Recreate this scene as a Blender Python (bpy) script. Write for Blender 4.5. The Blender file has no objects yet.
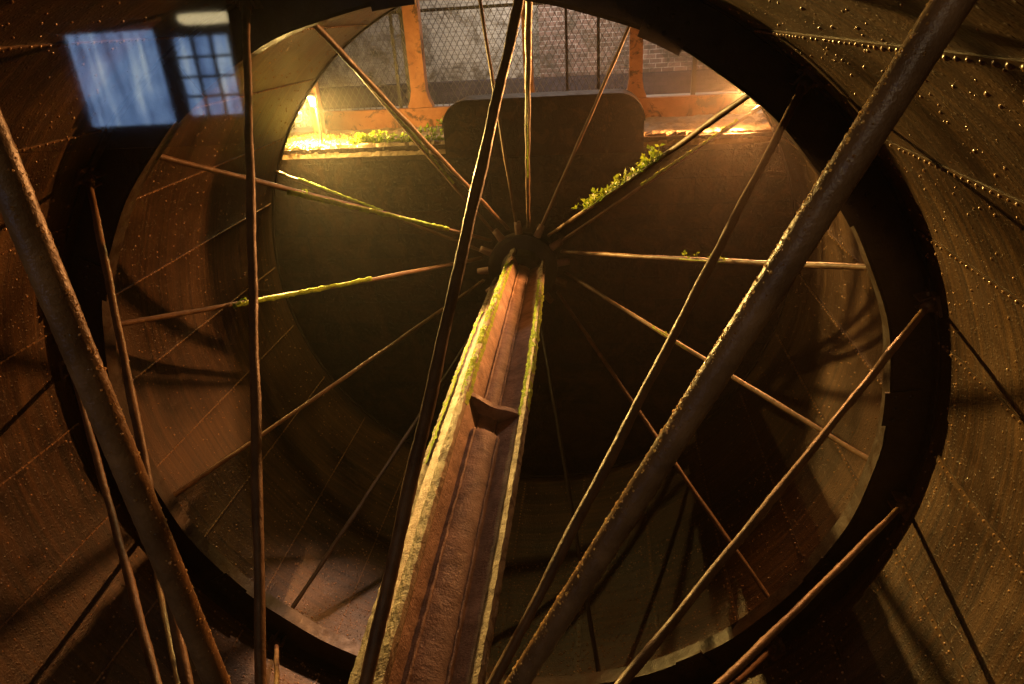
import bpy, math, random
from mathutils import Vector, Matrix
random.seed(7)
S = bpy.context.scene
COL = S.collection
PI = math.pi
rad = math.radians

# ------------------------------------------------------------------ materials
def nt_new(name):
    m = bpy.data.materials.new(name); m.use_nodes = True
    nt = m.node_tree; nt.nodes.clear()
    return m, nt
def N(nt, t, **kw):
    n = nt.nodes.new(t)
    for k, v in kw.items():
        if k.startswith('i_'):
            n.inputs[k[2:].replace('_', ' ')].default_value = v
        else:
            setattr(n, k, v)
    return n
def L(nt, a, b): nt.links.new(a, b)

def ramp(nt, fac, stops):
    r = nt.nodes.new('ShaderNodeValToRGB')
    e = r.color_ramp.elements
    while len(e) < len(stops): e.new(0.5)
    for el, (p, c) in zip(e, stops):
        el.position = p; el.color = (*c, 1) if len(c) == 3 else c
    L(nt, fac, r.inputs['Fac'])
    return r

def coords(nt, scale=(1, 1, 1)):
    tc = N(nt, 'ShaderNodeTexCoord')
    mp = N(nt, 'ShaderNodeMapping'); mp.inputs['Scale'].default_value = scale
    L(nt, tc.outputs['Object'], mp.inputs['Vector'])
    return mp.outputs['Vector']

def noise(nt, vec, scale, detail=4, rough=0.6, dist=0.0):
    n = N(nt, 'ShaderNodeTexNoise')
    n.inputs['Scale'].default_value = scale; n.inputs['Detail'].default_value = detail
    n.inputs['Roughness'].default_value = rough; n.inputs['Distortion'].default_value = dist
    L(nt, vec, n.inputs['Vector'])
    return n.outputs['Fac']

def math_node(nt, op, a, b=None, c=None):
    m = N(nt, 'ShaderNodeMath', operation=op)
    for i, v in enumerate((a, b, c)):
        if v is None: continue
        if isinstance(v, (int, float)): m.inputs[i].default_value = v
        else: L(nt, v, m.inputs[i])
    return m.outputs[0]

def finish(nt, bsdf):
    o = N(nt, 'ShaderNodeOutputMaterial'); L(nt, bsdf, o.inputs['Surface'])

def bump(nt, h, strength, dist, prev=None):
    b = N(nt, 'ShaderNodeBump'); b.inputs['Strength'].default_value = strength; b.inputs['Distance'].default_value = dist
    L(nt, h, b.inputs['Height'])
    if prev is not None: L(nt, prev, b.inputs['Normal'])
    return b.outputs['Normal']

def rust(name, dark, light, scale=3.0, r0=0.3, r1=0.7, grain=60.0, gs=0.6, gd=0.01, metallic=0.0, patch=None, spec=0.5):
    """wet rusty iron: two tones mottled together, gritty bump, uneven gloss"""
    m, nt = nt_new(name)
    v = coords(nt)
    n1 = noise(nt, v, scale, 8, 0.65, 0.4)
    cr = ramp(nt, n1, [(0.3, dark), (0.52, tuple((a + b) / 2 for a, b in zip(dark, light))), (0.72, light)])
    col = cr.outputs['Color']
    if patch is not None:
        n3 = noise(nt, v, scale * 0.7 + 1.3, 6, 0.7, 1.0)
        f = ramp(nt, n3, [(0.52, (0, 0, 0)), (0.6, (1, 1, 1))])
        mx = N(nt, 'ShaderNodeMix', data_type='RGBA')
        L(nt, f.outputs['Color'], mx.inputs['Factor']); L(nt, col, mx.inputs[6]); mx.inputs[7].default_value = (*patch, 1)
        col = mx.outputs[2]
    n2 = noise(nt, v, grain, 3, 0.7)
    n4 = noise(nt, v, grain * 0.2, 4, 0.6)
    h = math_node(nt, 'ADD', n2, math_node(nt, 'MULTIPLY', n4, 1.6))
    nm = bump(nt, h, gs, gd)
    rr = N(nt, 'ShaderNodeMapRange'); rr.inputs['To Min'].default_value = r0; rr.inputs['To Max'].default_value = r1
    rr.inputs['From Min'].default_value = 0.3; rr.inputs['From Max'].default_value = 0.7
    L(nt, n4, rr.inputs['Value'])
    b = N(nt, 'ShaderNodeBsdfPrincipled'); b.inputs['Metallic'].default_value = metallic
    b.inputs['Specular IOR Level'].default_value = spec
    L(nt, col, b.inputs['Base Color']); L(nt, rr.outputs[0], b.inputs['Roughness']); L(nt, nm, b.inputs['Normal'])
    finish(nt, b.outputs[0])
    return m

def drum_material():
    """wet sole plates: rust runs along the circumference, grit and drops on the plate"""
    m, nt = nt_new('wet_sole_plate')
    tc = N(nt, 'ShaderNodeTexCoord'); sp = N(nt, 'ShaderNodeSeparateXYZ'); L(nt, tc.outputs['Object'], sp.inputs[0])
    th = math_node(nt, 'ARCTAN2', sp.outputs['Z'], sp.outputs['X'])
    cb = N(nt, 'ShaderNodeCombineXYZ')
    L(nt, math_node(nt, 'MULTIPLY', sp.outputs['Y'], 22.0), cb.inputs[0])
    L(nt, math_node(nt, 'MULTIPLY', th, 1.1), cb.inputs[1])
    # cos keeps the seam of the angle out of sight
    L(nt, math_node(nt, 'COSINE', th), cb.inputs[2])
    wob = noise(nt, tc.outputs['Object'], 1.2, 3, 0.5)
    cb2 = N(nt, 'ShaderNodeVectorMath', operation='ADD'); L(nt, cb.outputs[0], cb2.inputs[0])
    cw = N(nt, 'ShaderNodeCombineXYZ'); L(nt, math_node(nt, 'MULTIPLY', wob, 3.0), cw.inputs[0]); L(nt, cw.outputs[0], cb2.inputs[1])
    streak = noise(nt, cb2.outputs[0], 1.0, 5, 0.55)
    blotch = noise(nt, tc.outputs['Object'], 0.9, 6, 0.6, 0.6)
    mixv = math_node(nt, 'ADD', math_node(nt, 'MULTIPLY', streak, 0.5), math_node(nt, 'MULTIPLY', blotch, 0.5))
    cr = ramp(nt, mixv, [(0.38, (0.010, 0.0042, 0.0013)), (0.48, (0.032, 0.0142, 0.004)), (0.57, (0.062, 0.029, 0.008)), (0.68, (0.105, 0.052, 0.0155))])
    grit = noise(nt, tc.outputs['Object'], 55.0, 2, 0.7)
    vo = N(nt, 'ShaderNodeTexVoronoi'); vo.inputs['Scale'].default_value = 26.0; vo.inputs['Randomness'].default_value = 1.0
    L(nt, tc.outputs['Object'], vo.inputs['Vector'])
    drops = N(nt, 'ShaderNodeMapRange'); drops.inputs['From Min'].default_value = 0.0; drops.inputs['From Max'].default_value = 0.28
    drops.inputs['To Min'].default_value = 1.0; drops.inputs['To Max'].default_value = 0.0
    L(nt, vo.outputs['Distance'], drops.inputs['Value'])
    n1 = bump(nt, streak, 0.28, 0.02)
    n2 = bump(nt, grit, 0.5, 0.012, n1)
    n3 = bump(nt, drops.outputs[0], 0.55, 0.010, n2)
    rr = N(nt, 'ShaderNodeMapRange'); rr.inputs['From Min'].default_value = 0.3; rr.inputs['From Max'].default_value = 0.7
    rr.inputs['To Min'].default_value = 0.3; rr.inputs['To Max'].default_value = 0.6
    L(nt, blotch, rr.inputs['Value'])
    b = N(nt, 'ShaderNodeBsdfPrincipled'); L(nt, cr.outputs[0], b.inputs['Base Color']); L(nt, rr.outputs[0], b.inputs['Roughness'])
    L(nt, n3, b.inputs['Normal']); b.inputs['Specular IOR Level'].default_value = 0.5
    g2 = noise(nt, tc.outputs['Object'], 95.0, 2, 0.8)
    b.inputs['Coat Weight'].default_value = 0.22; b.inputs['Coat Roughness'].default_value = 0.12; b.inputs['Coat IOR'].default_value = 1.4
    L(nt, bump(nt, math_node(nt, 'ADD', g2, math_node(nt, 'MULTIPLY', drops.outputs[0], 0.8)), 0.8, 0.012), b.inputs['Coat Normal'])
    finish(nt, b.outputs[0])
    return m

def plain(name, c0, c1, scale=8.0, rough=0.7, bs=0.4, bd=0.01, bscale=40.0, stretch=(1, 1, 1), sss=0.0):
    m, nt = nt_new(name)
    v = coords(nt, stretch)
    n1 = noise(nt, v, scale, 6, 0.6, 0.3)
    cr = ramp(nt, n1, [(0.3, c0), (0.7, c1)])
    nm = bump(nt, noise(nt, v, bscale, 4, 0.6), bs, bd)
    b = N(nt, 'ShaderNodeBsdfPrincipled'); b.inputs['Roughness'].default_value = rough
    L(nt, cr.outputs[0], b.inputs['Base Color']); L(nt, nm, b.inputs['Normal'])
    finish(nt, b.outputs[0])
    return m

def masonry(name, c0, c1, mortar, bw, bh, rough=0.85, bd=0.012, stain=(0.02, 0.014, 0.01), stain_amt=0.5, axes='XZ'):
    m, nt = nt_new(name)
    tc = N(nt, 'ShaderNodeTexCoord'); sp = N(nt, 'ShaderNodeSeparateXYZ'); L(nt, tc.outputs['Object'], sp.inputs[0])
    cb = N(nt, 'ShaderNodeCombineXYZ'); L(nt, sp.outputs[axes[0]], cb.inputs[0]); L(nt, sp.outputs[axes[1]], cb.inputs[1])
    br = N(nt, 'ShaderNodeTexBrick'); br.inputs['Scale'].default_value = 1.0
    br.inputs['Brick Width'].default_value = bw; br.inputs['Row Height'].default_value = bh; br.inputs['Mortar Size'].default_value = 0.008
    br.inputs['Mortar Smooth'].default_value = 0.3
    br.inputs['Color1'].default_value = (*c0, 1); br.inputs['Color2'].default_value = (*c1, 1); br.inputs['Mortar'].default_value = (*mortar, 1)
    L(nt, cb.outputs[0], br.inputs['Vector'])
    st = noise(nt, tc.outputs['Object'], 1.9, 10, 0.75, 0.8)
    f = ramp(nt, st, [(0.44, (0, 0, 0)), (0.6, (stain_amt,) * 3)])
    mx = N(nt, 'ShaderNodeMix', data_type='RGBA'); L(nt, f.outputs[0], mx.inputs['Factor']); L(nt, br.outputs['Color'], mx.inputs[6]); mx.inputs[7].default_value = (*stain, 1)
    n = noise(nt, tc.outputs['Object'], 18, 5, 0.65)
    h = math_node(nt, 'SUBTRACT', math_node(nt, 'MULTIPLY', n, 1.0), math_node(nt, 'MULTIPLY', br.outputs['Fac'], 0.6))
    nm = bump(nt, h, 0.7, bd)
    b = N(nt, 'ShaderNodeBsdfPrincipled'); b.inputs['Roughness'].default_value = rough
    L(nt, mx.outputs[2], b.inputs['Base Color']); L(nt, nm, b.inputs['Normal'])
    finish(nt, b.outputs[0])
    return m

def leaf_mat(name, c0, c1):
    m, nt = nt_new(name)
    v = coords(nt)
    n1 = noise(nt, v, 25, 3, 0.6)
    cr = ramp(nt, n1, [(0.3, c0), (0.7, c1)])
    b = N(nt, 'ShaderNodeBsdfPrincipled'); b.inputs['Roughness'].default_value = 0.5
    L(nt, cr.outputs[0], b.inputs['Base Color'])
    t = N(nt, 'ShaderNodeBsdfTranslucent'); L(nt, cr.outputs[0], t.inputs['Color'])
    mx = N(nt, 'ShaderNodeMixShader'); mx.inputs[0].default_value = 0.4
    L(nt, b.outputs[0], mx.inputs[1]); L(nt, t.outputs[0], mx.inputs[2])
    finish(nt, mx.outputs[0])
    return m

def emit(name, color, strength):
    m, nt = nt_new(name)
    e = N(nt, 'ShaderNodeEmission'); e.inputs[0].default_value = (*color, 1); e.inputs[1].default_value = strength
    finish(nt, e.outputs[0])
    return m

def daylight_pane():
    """daylight through ribbed, streaky old glass"""
    m, nt = nt_new('daylit_ribbed_glass')
    tc = N(nt, 'ShaderNodeTexCoord')
    mp = N(nt, 'ShaderNodeMapping'); mp.inputs['Scale'].default_value = (14, 1, 1.0); L(nt, tc.outputs['Object'], mp.inputs['Vector'])
    n1 = noise(nt, mp.outputs[0], 1.0, 3, 0.6)
    mp2 = N(nt, 'ShaderNodeMapping'); mp2.inputs['Scale'].default_value = (1.5, 1, 2.2); L(nt, tc.outputs['Object'], mp2.inputs['Vector'])
    n2 = noise(nt, mp2.outputs[0], 1.0, 3, 0.6)
    v = math_node(nt, 'ADD', math_node(nt, 'MULTIPLY', n1, 0.6), math_node(nt, 'MULTIPLY', n2, 0.4))
    cr = ramp(nt, v, [(0.36, (0.08, 0.11, 0.22)), (0.46, (0.2, 0.34, 0.66)), (0.53, (0.36, 0.54, 0.9)), (0.62, (0.85, 1.0, 1.15))])
    e = N(nt, 'ShaderNodeEmission'); e.inputs[1].default_value = 5.5; L(nt, cr.outputs[0], e.inputs[0])
    finish(nt, e.outputs[0])
    return m

def clear_glass():
    m, nt = nt_new('clear_glass')
    t = N(nt, 'ShaderNodeBsdfTransparent'); t.inputs[0].default_value = (0.96, 0.97, 0.96, 1)
    g = N(nt, 'ShaderNodeBsdfGlossy'); g.inputs['Roughness'].default_value = 0.032
    fr = N(nt, 'ShaderNodeFresnel'); ge = N(nt, 'ShaderNodeNewGeometry')
    L(nt, math_node(nt, 'SUBTRACT', 1.5, math_node(nt, 'MULTIPLY', ge.outputs['Backfacing'], 1.5 - 1 / 1.5)), fr.inputs['IOR'])
    mx = N(nt, 'ShaderNodeMixShader'); L(nt, fr.outputs[0], mx.inputs[0]); L(nt, t.outputs[0], mx.inputs[1]); L(nt, g.outputs[0], mx.inputs[2])
    finish(nt, mx.outputs[0])
    return m

M = {}
M['drum'] = drum_material()
M['ring'] = rust('black_wet_iron', (0.014, 0.008, 0.004), (0.045, 0.024, 0.011), 3.0, 0.35, 0.7, 45, 0.5, 0.008)
M['rod'] = rust('rusty_rod', (0.07, 0.035, 0.016), (0.22, 0.12, 0.055), 5.0, 0.35, 0.65, 70, 0.6, 0.006)
M['spoke'] = rust('beaded_rusty_pipe', (0.12, 0.064, 0.028), (0.33, 0.185, 0.085), 7.0, 0.25, 0.5, 90, 0.5, 0.005)
M['axle'] = rust('limescaled_iron_axle', (0.12, 0.06, 0.036), (0.46, 0.29, 0.2), 5.0, 0.4, 0.7, 60, 0.7, 0.012)
M['flange'] = rust('limed_flange', (0.15, 0.11, 0.068), (0.38, 0.31, 0.215), 6.0, 0.55, 0.8, 50, 0.8, 0.012, patch=(0.09, 0.055, 0.03), spec=0.3)
M['rivet'] = rust('wet_rivet', (0.16, 0.085, 0.035), (0.42, 0.25, 0.12), 9.0, 0.12, 0.3, 60, 0.3, 0.004)
M['drop'] = rust('wet_grit', (0.16, 0.085, 0.05), (0.5, 0.32, 0.2), 9.0, 0.06, 0.2, 60, 0.3, 0.004)
M['seam'] = rust('seam_edge', (0.018, 0.009, 0.004), (0.09, 0.048, 0.02), 5.0, 0.3, 0.55, 60, 0.5, 0.006)
def bead_material():
    """a drop of rusty water: lets part of the light through and scatters it"""
    m, nt = nt_new('wet_bead')
    t = N(nt, 'ShaderNodeBsdfTransparent'); t.inputs[0].default_value = (1, 0.9, 0.75, 1)
    l = N(nt, 'ShaderNodeBsdfTranslucent'); l.inputs[0].default_value = (1.0, 0.8, 0.5, 1)
    g = N(nt, 'ShaderNodeBsdfGlossy'); g.inputs['Roughness'].default_value = 0.15
    m1 = N(nt, 'ShaderNodeMixShader'); m1.inputs[0].default_value = 0.75; L(nt, t.outputs[0], m1.inputs[1]); L(nt, l.outputs[0], m1.inputs[2])
    m2 = N(nt, 'ShaderNodeMixShader'); m2.inputs[0].default_value = 0.12; L(nt, m1.outputs[0], m2.inputs[1]); L(nt, g.outputs[0], m2.inputs[2])
    finish(nt, m2.outputs[0])
    return m
M['bead'] = bead_material()
M['bolt'] = rust('bolt_iron', (0.07, 0.04, 0.02), (0.2, 0.11, 0.055), 8.0, 0.3, 0.6, 60, 0.4, 0.005)
M['moss'] = plain('moss', (0.13, 0.22, 0.006), (0.42, 0.54, 0.015), 14, 0.85, 1.0, 0.03, 60)
M['leaf'] = leaf_mat('fern_leaf', (0.07, 0.15, 0.01), (0.4, 0.52, 0.035))
M['pale_leaf'] = leaf_mat('pale_leaf', (0.35, 0.38, 0.1), (0.6, 0.62, 0.22))
M['pit'] = masonry('wet_pit_stone', (0.014, 0.0075, 0.003), (0.04, 0.021, 0.008), (0.008, 0.005, 0.003), 0.95, 0.36, 0.55, 0.05, (0.085, 0.046, 0.018), 0.75)
M['coping'] = rust('dark_iron_block', (0.014, 0.007, 0.003), (0.05, 0.024, 0.009), 2.2, 0.5, 0.8, 40, 0.6, 0.012, patch=(0.075, 0.036, 0.014), spec=0.25)
M['ledge'] = plain('ledge_stone', (0.16, 0.11, 0.06), (0.38, 0.28, 0.16), 4, 0.7, 0.9, 0.05, 14)
M['timber'] = rust('painted_timber', (0.27, 0.105, 0.045), (0.5, 0.215, 0.1), 2.5, 0.5, 0.8, 30, 0.4, 0.006, patch=(0.10, 0.05, 0.028), spec=0.25)
M['brick'] = masonry('gallery_brick', (0.17, 0.11, 0.085), (0.32, 0.21, 0.17), (0.46, 0.41, 0.36), 0.24, 0.085, 0.9, 0.03, (0.10, 0.085, 0.06), 0.9)
M['whitewash'] = masonry('whitewashed_brick', (0.5, 0.48, 0.42), (0.58, 0.55, 0.48), (0.38, 0.36, 0.32), 0.24, 0.085, 0.9, 0.03, (0.14, 0.12, 0.09), 1.0)
M['dado'] = masonry('dark_dado_brick', (0.06, 0.045, 0.05), (0.09, 0.07, 0.075), (0.07, 0.06, 0.06), 0.24, 0.085, 0.8, 0.012, (0.03, 0.025, 0.025), 0.5)
M['floor'] = plain('gallery_floor', (0.3, 0.28, 0.25), (0.45, 0.42, 0.38), 2, 0.8, 0.4, 0.01, 30)
M['wire'] = rust('fence_wire', (0.08, 0.07, 0.06), (0.2, 0.18, 0.15), 9, 0.4, 0.6, 60, 0.2, 0.002)
M['steel'] = plain('dark_steel', (0.02, 0.02, 0.02), (0.05, 0.045, 0.04), 6, 0.5, 0.2, 0.004, 40)
M['room'] = plain('dark_room_plaster', (0.02, 0.018, 0.016), (0.035, 0.03, 0.026), 2, 0.9, 0.2, 0.01, 20)
M['water'] = plain('pit_water', (0.008, 0.006, 0.004), (0.014, 0.01, 0.006), 2, 0.08, 0.25, 0.03, 4)
M['lamp_glass'] = emit('lit_floodlight_glass', (1.0, 0.72, 0.32), 60.0)
M['ceiling_glass'] = emit('lit_ceiling_lamp', (1.0, 0.78, 0.42), 8.0)
M['daylight'] = daylight_pane()
M['glass'] = clear_glass()
M['window_frame'] = plain('dark_window_frame', (0.015, 0.013, 0.012), (0.03, 0.026, 0.022), 6, 0.6, 0.2, 0.004, 30)

# ------------------------------------------------------------------ mesh helpers
class MB:
    def __init__(s): s.v = []; s.f = []; s.sm = []; s.mi = []
    def add(s, vs, fs, smooth=False, mi=0):
        o = len(s.v); s.v += [tuple(p) for p in vs]
        for f in fs: s.f.append(tuple(i + o for i in f)); s.sm.append(smooth); s.mi.append(mi)
    def box(s, c, size, rot=None, mi=0, ch=0.0):
        hx, hy, hz = (d / 2 for d in size)
        vs = [Vector((x, y, z)) for x in (-hx, hx) for y in (-hy, hy) for z in (-hz, hz)]
        if rot is not None: vs = [rot @ v for v in vs]
        c = Vector(c)
        s.add([v + c for v in vs], [(0, 1, 3, 2), (4, 6, 7, 5), (0, 4, 5, 1), (2, 3, 7, 6), (0, 2, 6, 4), (1, 5, 7, 3)], False, mi)
    def tube(s, pts, r, n=12, jit=0.0, caps=True, smooth=True, mi=0):
        pts = [Vector(p) for p in pts]; rings = []; vs = []
        t = (pts[-1] - pts[0]).normalized()
        up = Vector((0, 0, 1)) if abs(t.z) < 0.9 else Vector((1, 0, 0))
        for i, p in enumerate(pts):
            d = (pts[min(i + 1, len(pts) - 1)] - pts[max(i - 1, 0)]).normalized()
            a = d.cross(up).normalized(); b = d.cross(a)
            rr = r(i / (len(pts) - 1)) if callable(r) else r
            for k in range(n):
                q = rr * (1 + random.uniform(-jit, jit))
                an = 2 * PI * k / n
                vs.append(p + a * math.cos(an) * q + b * math.sin(an) * q)
        fs = []
        for i in range(len(pts) - 1):
            for k in range(n):
                k2 = (k + 1) % n
                fs.append((i * n + k, i * n + k2, (i + 1) * n + k2, (i + 1) * n + k))
        if caps:
            fs.append(tuple(range(n - 1, -1, -1))); fs.append(tuple((len(pts) - 1) * n + k for k in range(n)))
        s.add(vs, fs, smooth, mi)
    def rod(s, a, b, r, n=12, step=0.05, jit=0.0, mi=0, wob=0.0, r1=None):
        a = Vector(a); b = Vector(b); k = max(2, int((b - a).length / step))
        rr = r if r1 is None else (lambda t: r + (r1 - r) * t)
        pts = []
        for i in range(k + 1):
            p = a.lerp(b, i / k)
            if 0 < i < k and wob: p = p + Vector((random.uniform(-wob, wob),) * 3)
            pts.append(p)
        s.tube(pts, rr, n, jit, mi=mi)
    def dome(s, c, nrm, r, h=0.6, n=7, mi=0):
        c = Vector(c); nrm = Vector(nrm).normalized()
        a = nrm.orthogonal().normalized(); b = nrm.cross(a)
        vs = []
        for (rr, hh) in ((1.0, 0.0), (0.72, 0.7)):
            for k in range(n):
                an = 2 * PI * k / n
                vs.append(c + (a * math.cos(an) + b * math.sin(an)) * r * rr + nrm * r * h * hh)
        vs.append(c + nrm * r * h)
        fs = [(k, (k + 1) % n, n + (k + 1) % n, n + k) for k in range(n)] + [(n + k, n + (k + 1) % n, 2 * n) for k in range(n)]
        s.add(vs, fs, True, mi)
    def lathe_y(s, prof, n=48, smooth=False, mi=0, closed=False):
        """profile of (y, r) turned about the wheel's axis"""
        vs = []
        for (y, r) in prof:
            for k in range(n):
                a = 2 * PI * k / n
                vs.append((r * math.cos(a), y, r * math.sin(a)))
        fs = []; m = len(prof)
        for i in range(m if closed else m - 1):
            j = (i + 1) % m
            for k in range(n):
                k2 = (k + 1) % n
                fs.append((i * n + k, i * n + k2, j * n + k2, j * n + k))
        s.add(vs, fs, smooth, mi)
    def prism(s, poly, axis_from, axis_to, place, mi=0):
        """poly of (a, b) extruded between two values of the third axis; place(a, b, t) gives the point"""
        n = len(poly)
        vs = [place(a, b, axis_from) for a, b in poly] + [place(a, b, axis_to) for a, b in poly]
        fs = [tuple(range(n)), tuple(range(2 * n - 1, n - 1, -1))] + [(k, n + k, n + (k + 1) % n, (k + 1) % n) for k in range(n)]
        s.add(vs, fs, False, mi)
    def build(s, name, mats, parent=None, loc=None):
        me = bpy.data.meshes.new(name)
        me.from_pydata([tuple(v) for v in s.v], [], s.f)
        me.polygons.foreach_set('use_smooth', s.sm)
        me.polygons.foreach_set('material_index', s.mi)
        for m in (mats if isinstance(mats, (list, tuple)) else [mats]): me.materials.append(m)
        me.update()
        import bmesh
        bm = bmesh.new(); bm.from_mesh(me); bmesh.ops.recalc_face_normals(bm, faces=bm.faces); bm.to_mesh(me); bm.free()
        o = bpy.data.objects.new(name, me); COL.objects.link(o)
        if parent is not None: o.parent = parent
        if loc is not None: o.location = loc
        return o

def tag(o, label, cat, group=None, kind=None):
    if label: o['label'] = label
    if cat: o['category'] = cat
    if group: o['group'] = group
    if kind: o['kind'] = kind
    return o
def thing(name, label, cat, loc=(0, 0, 0), group=None):
    o = bpy.data.objects.new(name, None); COL.objects.link(o); o.location = loc
    return tag(o, label, cat, group)
def pol(ang, r, y): return Vector((r * math.cos(rad(ang)), y, r * math.sin(rad(ang))))

# ------------------------------------------------------------------ the wheel (its axis is the Y axis of the world)
R = 3.67                      # inside of the sole plates
Y_NEAR, Y_MID, Y_FAR = 1.2, 5.0, 9.1
wheel = thing('waterwheel', 'huge rusty iron suspension waterwheel seen from inside its riveted drum', 'waterwheel')

b = MB()                      # sole plating, a drum with a real skin
NT, ys = 240, [Y_NEAR - 0.15 + i * (Y_FAR + 0.02 - Y_NEAR + 0.15) / 60 for i in range(61)]
vs = [(R * math.cos(2 * PI * k / NT), y, R * math.sin(2 * PI * k / NT)) for y in ys for k in range(NT)]
fs = [(i * NT + k, i * NT + (k + 1) % NT, (i + 1) * NT + (k + 1) % NT, (i + 1) * NT + k) for i in range(60) for k in range(NT)]
ro = R + 0.014
off = len(vs)
vs += [(ro * math.cos(2 * PI * k / NT), y, ro * math.sin(2 * PI * k / NT)) for y in (ys[0], ys[-1]) for k in range(NT)]
for k in range(NT):
    k2 = (k + 1) % NT
    fs.append((off + k, off + NT + k, off + NT + k2, off + k2))
    fs.append((k, off + k, off + k2, k2))
    fs.append((60 * NT + k, 60 * NT + k2, off + NT + k2, off + NT + k))
b.add(vs, fs, True)
drum = b.build('drum_plating', M['drum'], wheel)

# axial seams: a lapped edge with its rivets
SEAMS = [-1, 13.5, 28, 41, 56, 72, 88, 104, 119, 134.5, 149, 164, 179, 193.7, 208.5, 223, 238, 253, 268, 283, 298, 313, 328, 344]
for a in SEAMS:
    b = MB()
    lf = 95 < a < 265
    da = math.degrees((0.0065 if lf else 0.026) / R)
    for (a0, a1, t) in ((a - da, a + da, 0.009 if lf else 0.006),):
        p = [pol(a0, R - 0.001, 0), pol(a0, R - t, 0), pol(a1, R - t, 0), pol(a1, R - 0.001, 0)]
        for (y0, y1) in ((Y_NEAR - 0.1, Y_MID - 0.2), (Y_MID + 0.2, Y_FAR - 0.05)):
            q = [Vector((v.x, y0, v.z)) for v in p] + [Vector((v.x, y1, v.z)) for v in p]
            b.add(q, [(0, 1, 2, 3), (4, 7, 6, 5), (0, 4, 5, 1), (1, 5, 6, 2), (2, 6, 7, 3)], False, 0)
    y = Y_NEAR
    while y < Y_FAR - 0.1:
        if abs(y - Y_MID) > 0.12:
            ang = a + random.uniform(-0.03, 0.03)
            c = pol(ang, R - (0.008 if lf else 0.005), y); b.dome(c, (-c.x, 0, -c.z), random.uniform(0.010, 0.013) if lf else random.uniform(0.0105, 0.0145), 0.9, 7, 1)
        y += 0.068 + (random.random() < 0.06) * 0.068
    y = Y_NEAR + 0.05
    while y < Y_FAR - 0.1:                                     # second, wider spaced row below the lap
        ang = a - 3.2 + random.uniform(-0.05, 0.05)
        if abs(y - Y_MID) > 0.15 and random.random() < 0.85:
            c = pol(ang, R + 0.001, y); b.dome(c, (-c.x, 0, -c.z), random.uniform(0.009, 0.013), 0.85, 6, 1)
        y += 0.21
    o = b.build('plate_seam', [M['rod'] if lf else M['seam'], M['rivet']], drum)  # left laps in paler rust, imitating edges that catch the lamp
b = MB()                                                        # hoop rivets and odd ones
for y0 in (3.0, 4.62, 5.4, 7.1, 8.7):
    for k in range(150):
        a = 2.4 * k + random.uniform(-0.15, 0.15)
        c = pol(a, R + 0.001, y0 + random.uniform(-0.012, 0.012)); b.dome(c, (-c.x, 0, -c.z), random.uniform(0.009, 0.014), 0.85, 6)
for k in range(7000):                                            # drops hanging or standing on the plates
    c = pol(random.uniform(0, 360), R + 0.001, random.uniform(Y_NEAR, Y_FAR)); b.dome(c, (-c.x, 0, -c.z), random.choice((0.004, 0.005, 0.006, 0.008, 0.011)), 0.9, 6)
b.build('hoop_rivets', M['rivet'], drum)
b = MB()
for k in range(14000):                                           # gritty wet drops along the bottom of the drum
    a = random.gauss(268, 27); y = random.uniform(Y_NEAR, 7.2)
    c = pol(a, R + 0.001, y); b.dome(c, (-c.x, 0, -c.z), random.choice((0.004, 0.005, 0.006, 0.008, 0.013)), 0.9, 5)
b.build('water_drops', M['drop'], drum)['kind'] = 'stuff'

# middle ring: web with an inner and an outer edge angle
b = MB()
RI = 3.345
NR = 180
def ring_prof(a):
    j = 0.010 * math.sin(a * 7.3) + 0.006 * math.sin(a * 23.1 + 1)
    return [(Y_MID - 0.035, R - 0.05), (Y_MID - 0.035, RI + 0.025 + j), (Y_MID - 0.05, RI + j), (Y_MID + 0.10, RI + j), (Y_MID + 0.10, RI + 0.03 + j), (Y_MID + 0.02, RI + 0.035 + j),
            (Y_MID + 0.02, R - 0.02), (Y_MID + 0.13, R - 0.02), (Y_MID + 0.13, R - 0.002), (Y_MID - 0.13, R - 0.002), (Y_MID - 0.13, R - 0.02), (Y_MID - 0.035, R - 0.02)]
vs = []; fs = []
m = 12
for k in range(NR):
    a = 2 * PI * k / NR
    for (y, r) in ring_prof(a): vs.append((r * math.cos(a), y, r * math.sin(a)))
for k in range(NR):
    k2 = (k + 1) % NR
    for i in range(m):
        j = (i + 1) % m
        fs.append((k * m + i, k2 * m + i, k2 * m + j, k * m + j))
b.add(vs, fs)
ring = b.build('middle_ring', M['ring'], wheel)
def arc_plate(a0, a1, r0, r1, y0, y1, n=6):
    p = MB(); pl = []
    for i in range(n + 1): pl.append((a0 + (a1 - a0) * i / n, r0))
    for i in range(n + 1): pl.append((a1 + (a0 - a1) * i / n, r1))
    p.prism(pl, y0, y1, lambda a, r, t: pol(a, r, t))
    return p
for a in (4, 34, 64, 95, 125, 156, 186, 216, 246, 276, 306, 334):
    p = arc_plate(a - 2.6, a + 2.6, RI - 0.03, R - 0.09, Y_MID - 0.058, Y_MID - 0.0352)
    for da in (-1.8, 0, 1.8):
        for rr in (RI + 0.05, RI + 0.16):
            p.dome(pol(a + da, rr, Y_MID - 0.057), (0, -1, 0), 0.018, 0.8, 6)
    p.build('joint_plate', M['ring'], ring)

# shrouds at both ends of the drum
for (y0, y1, ri) in ((Y_FAR + 0.025, Y_FAR + 0.06, R - 0.02), (Y_NEAR - 0.2, Y_NEAR - 0.16, R - 0.03)):
    arc = MB(); arc.lathe_y([(y0, ri), (y1, ri), (y1, R + 0.95), (y0, R + 0.95)], 128, closed=True)
    arc.build('shroud_ring', M['ring'], wheel)

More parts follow.
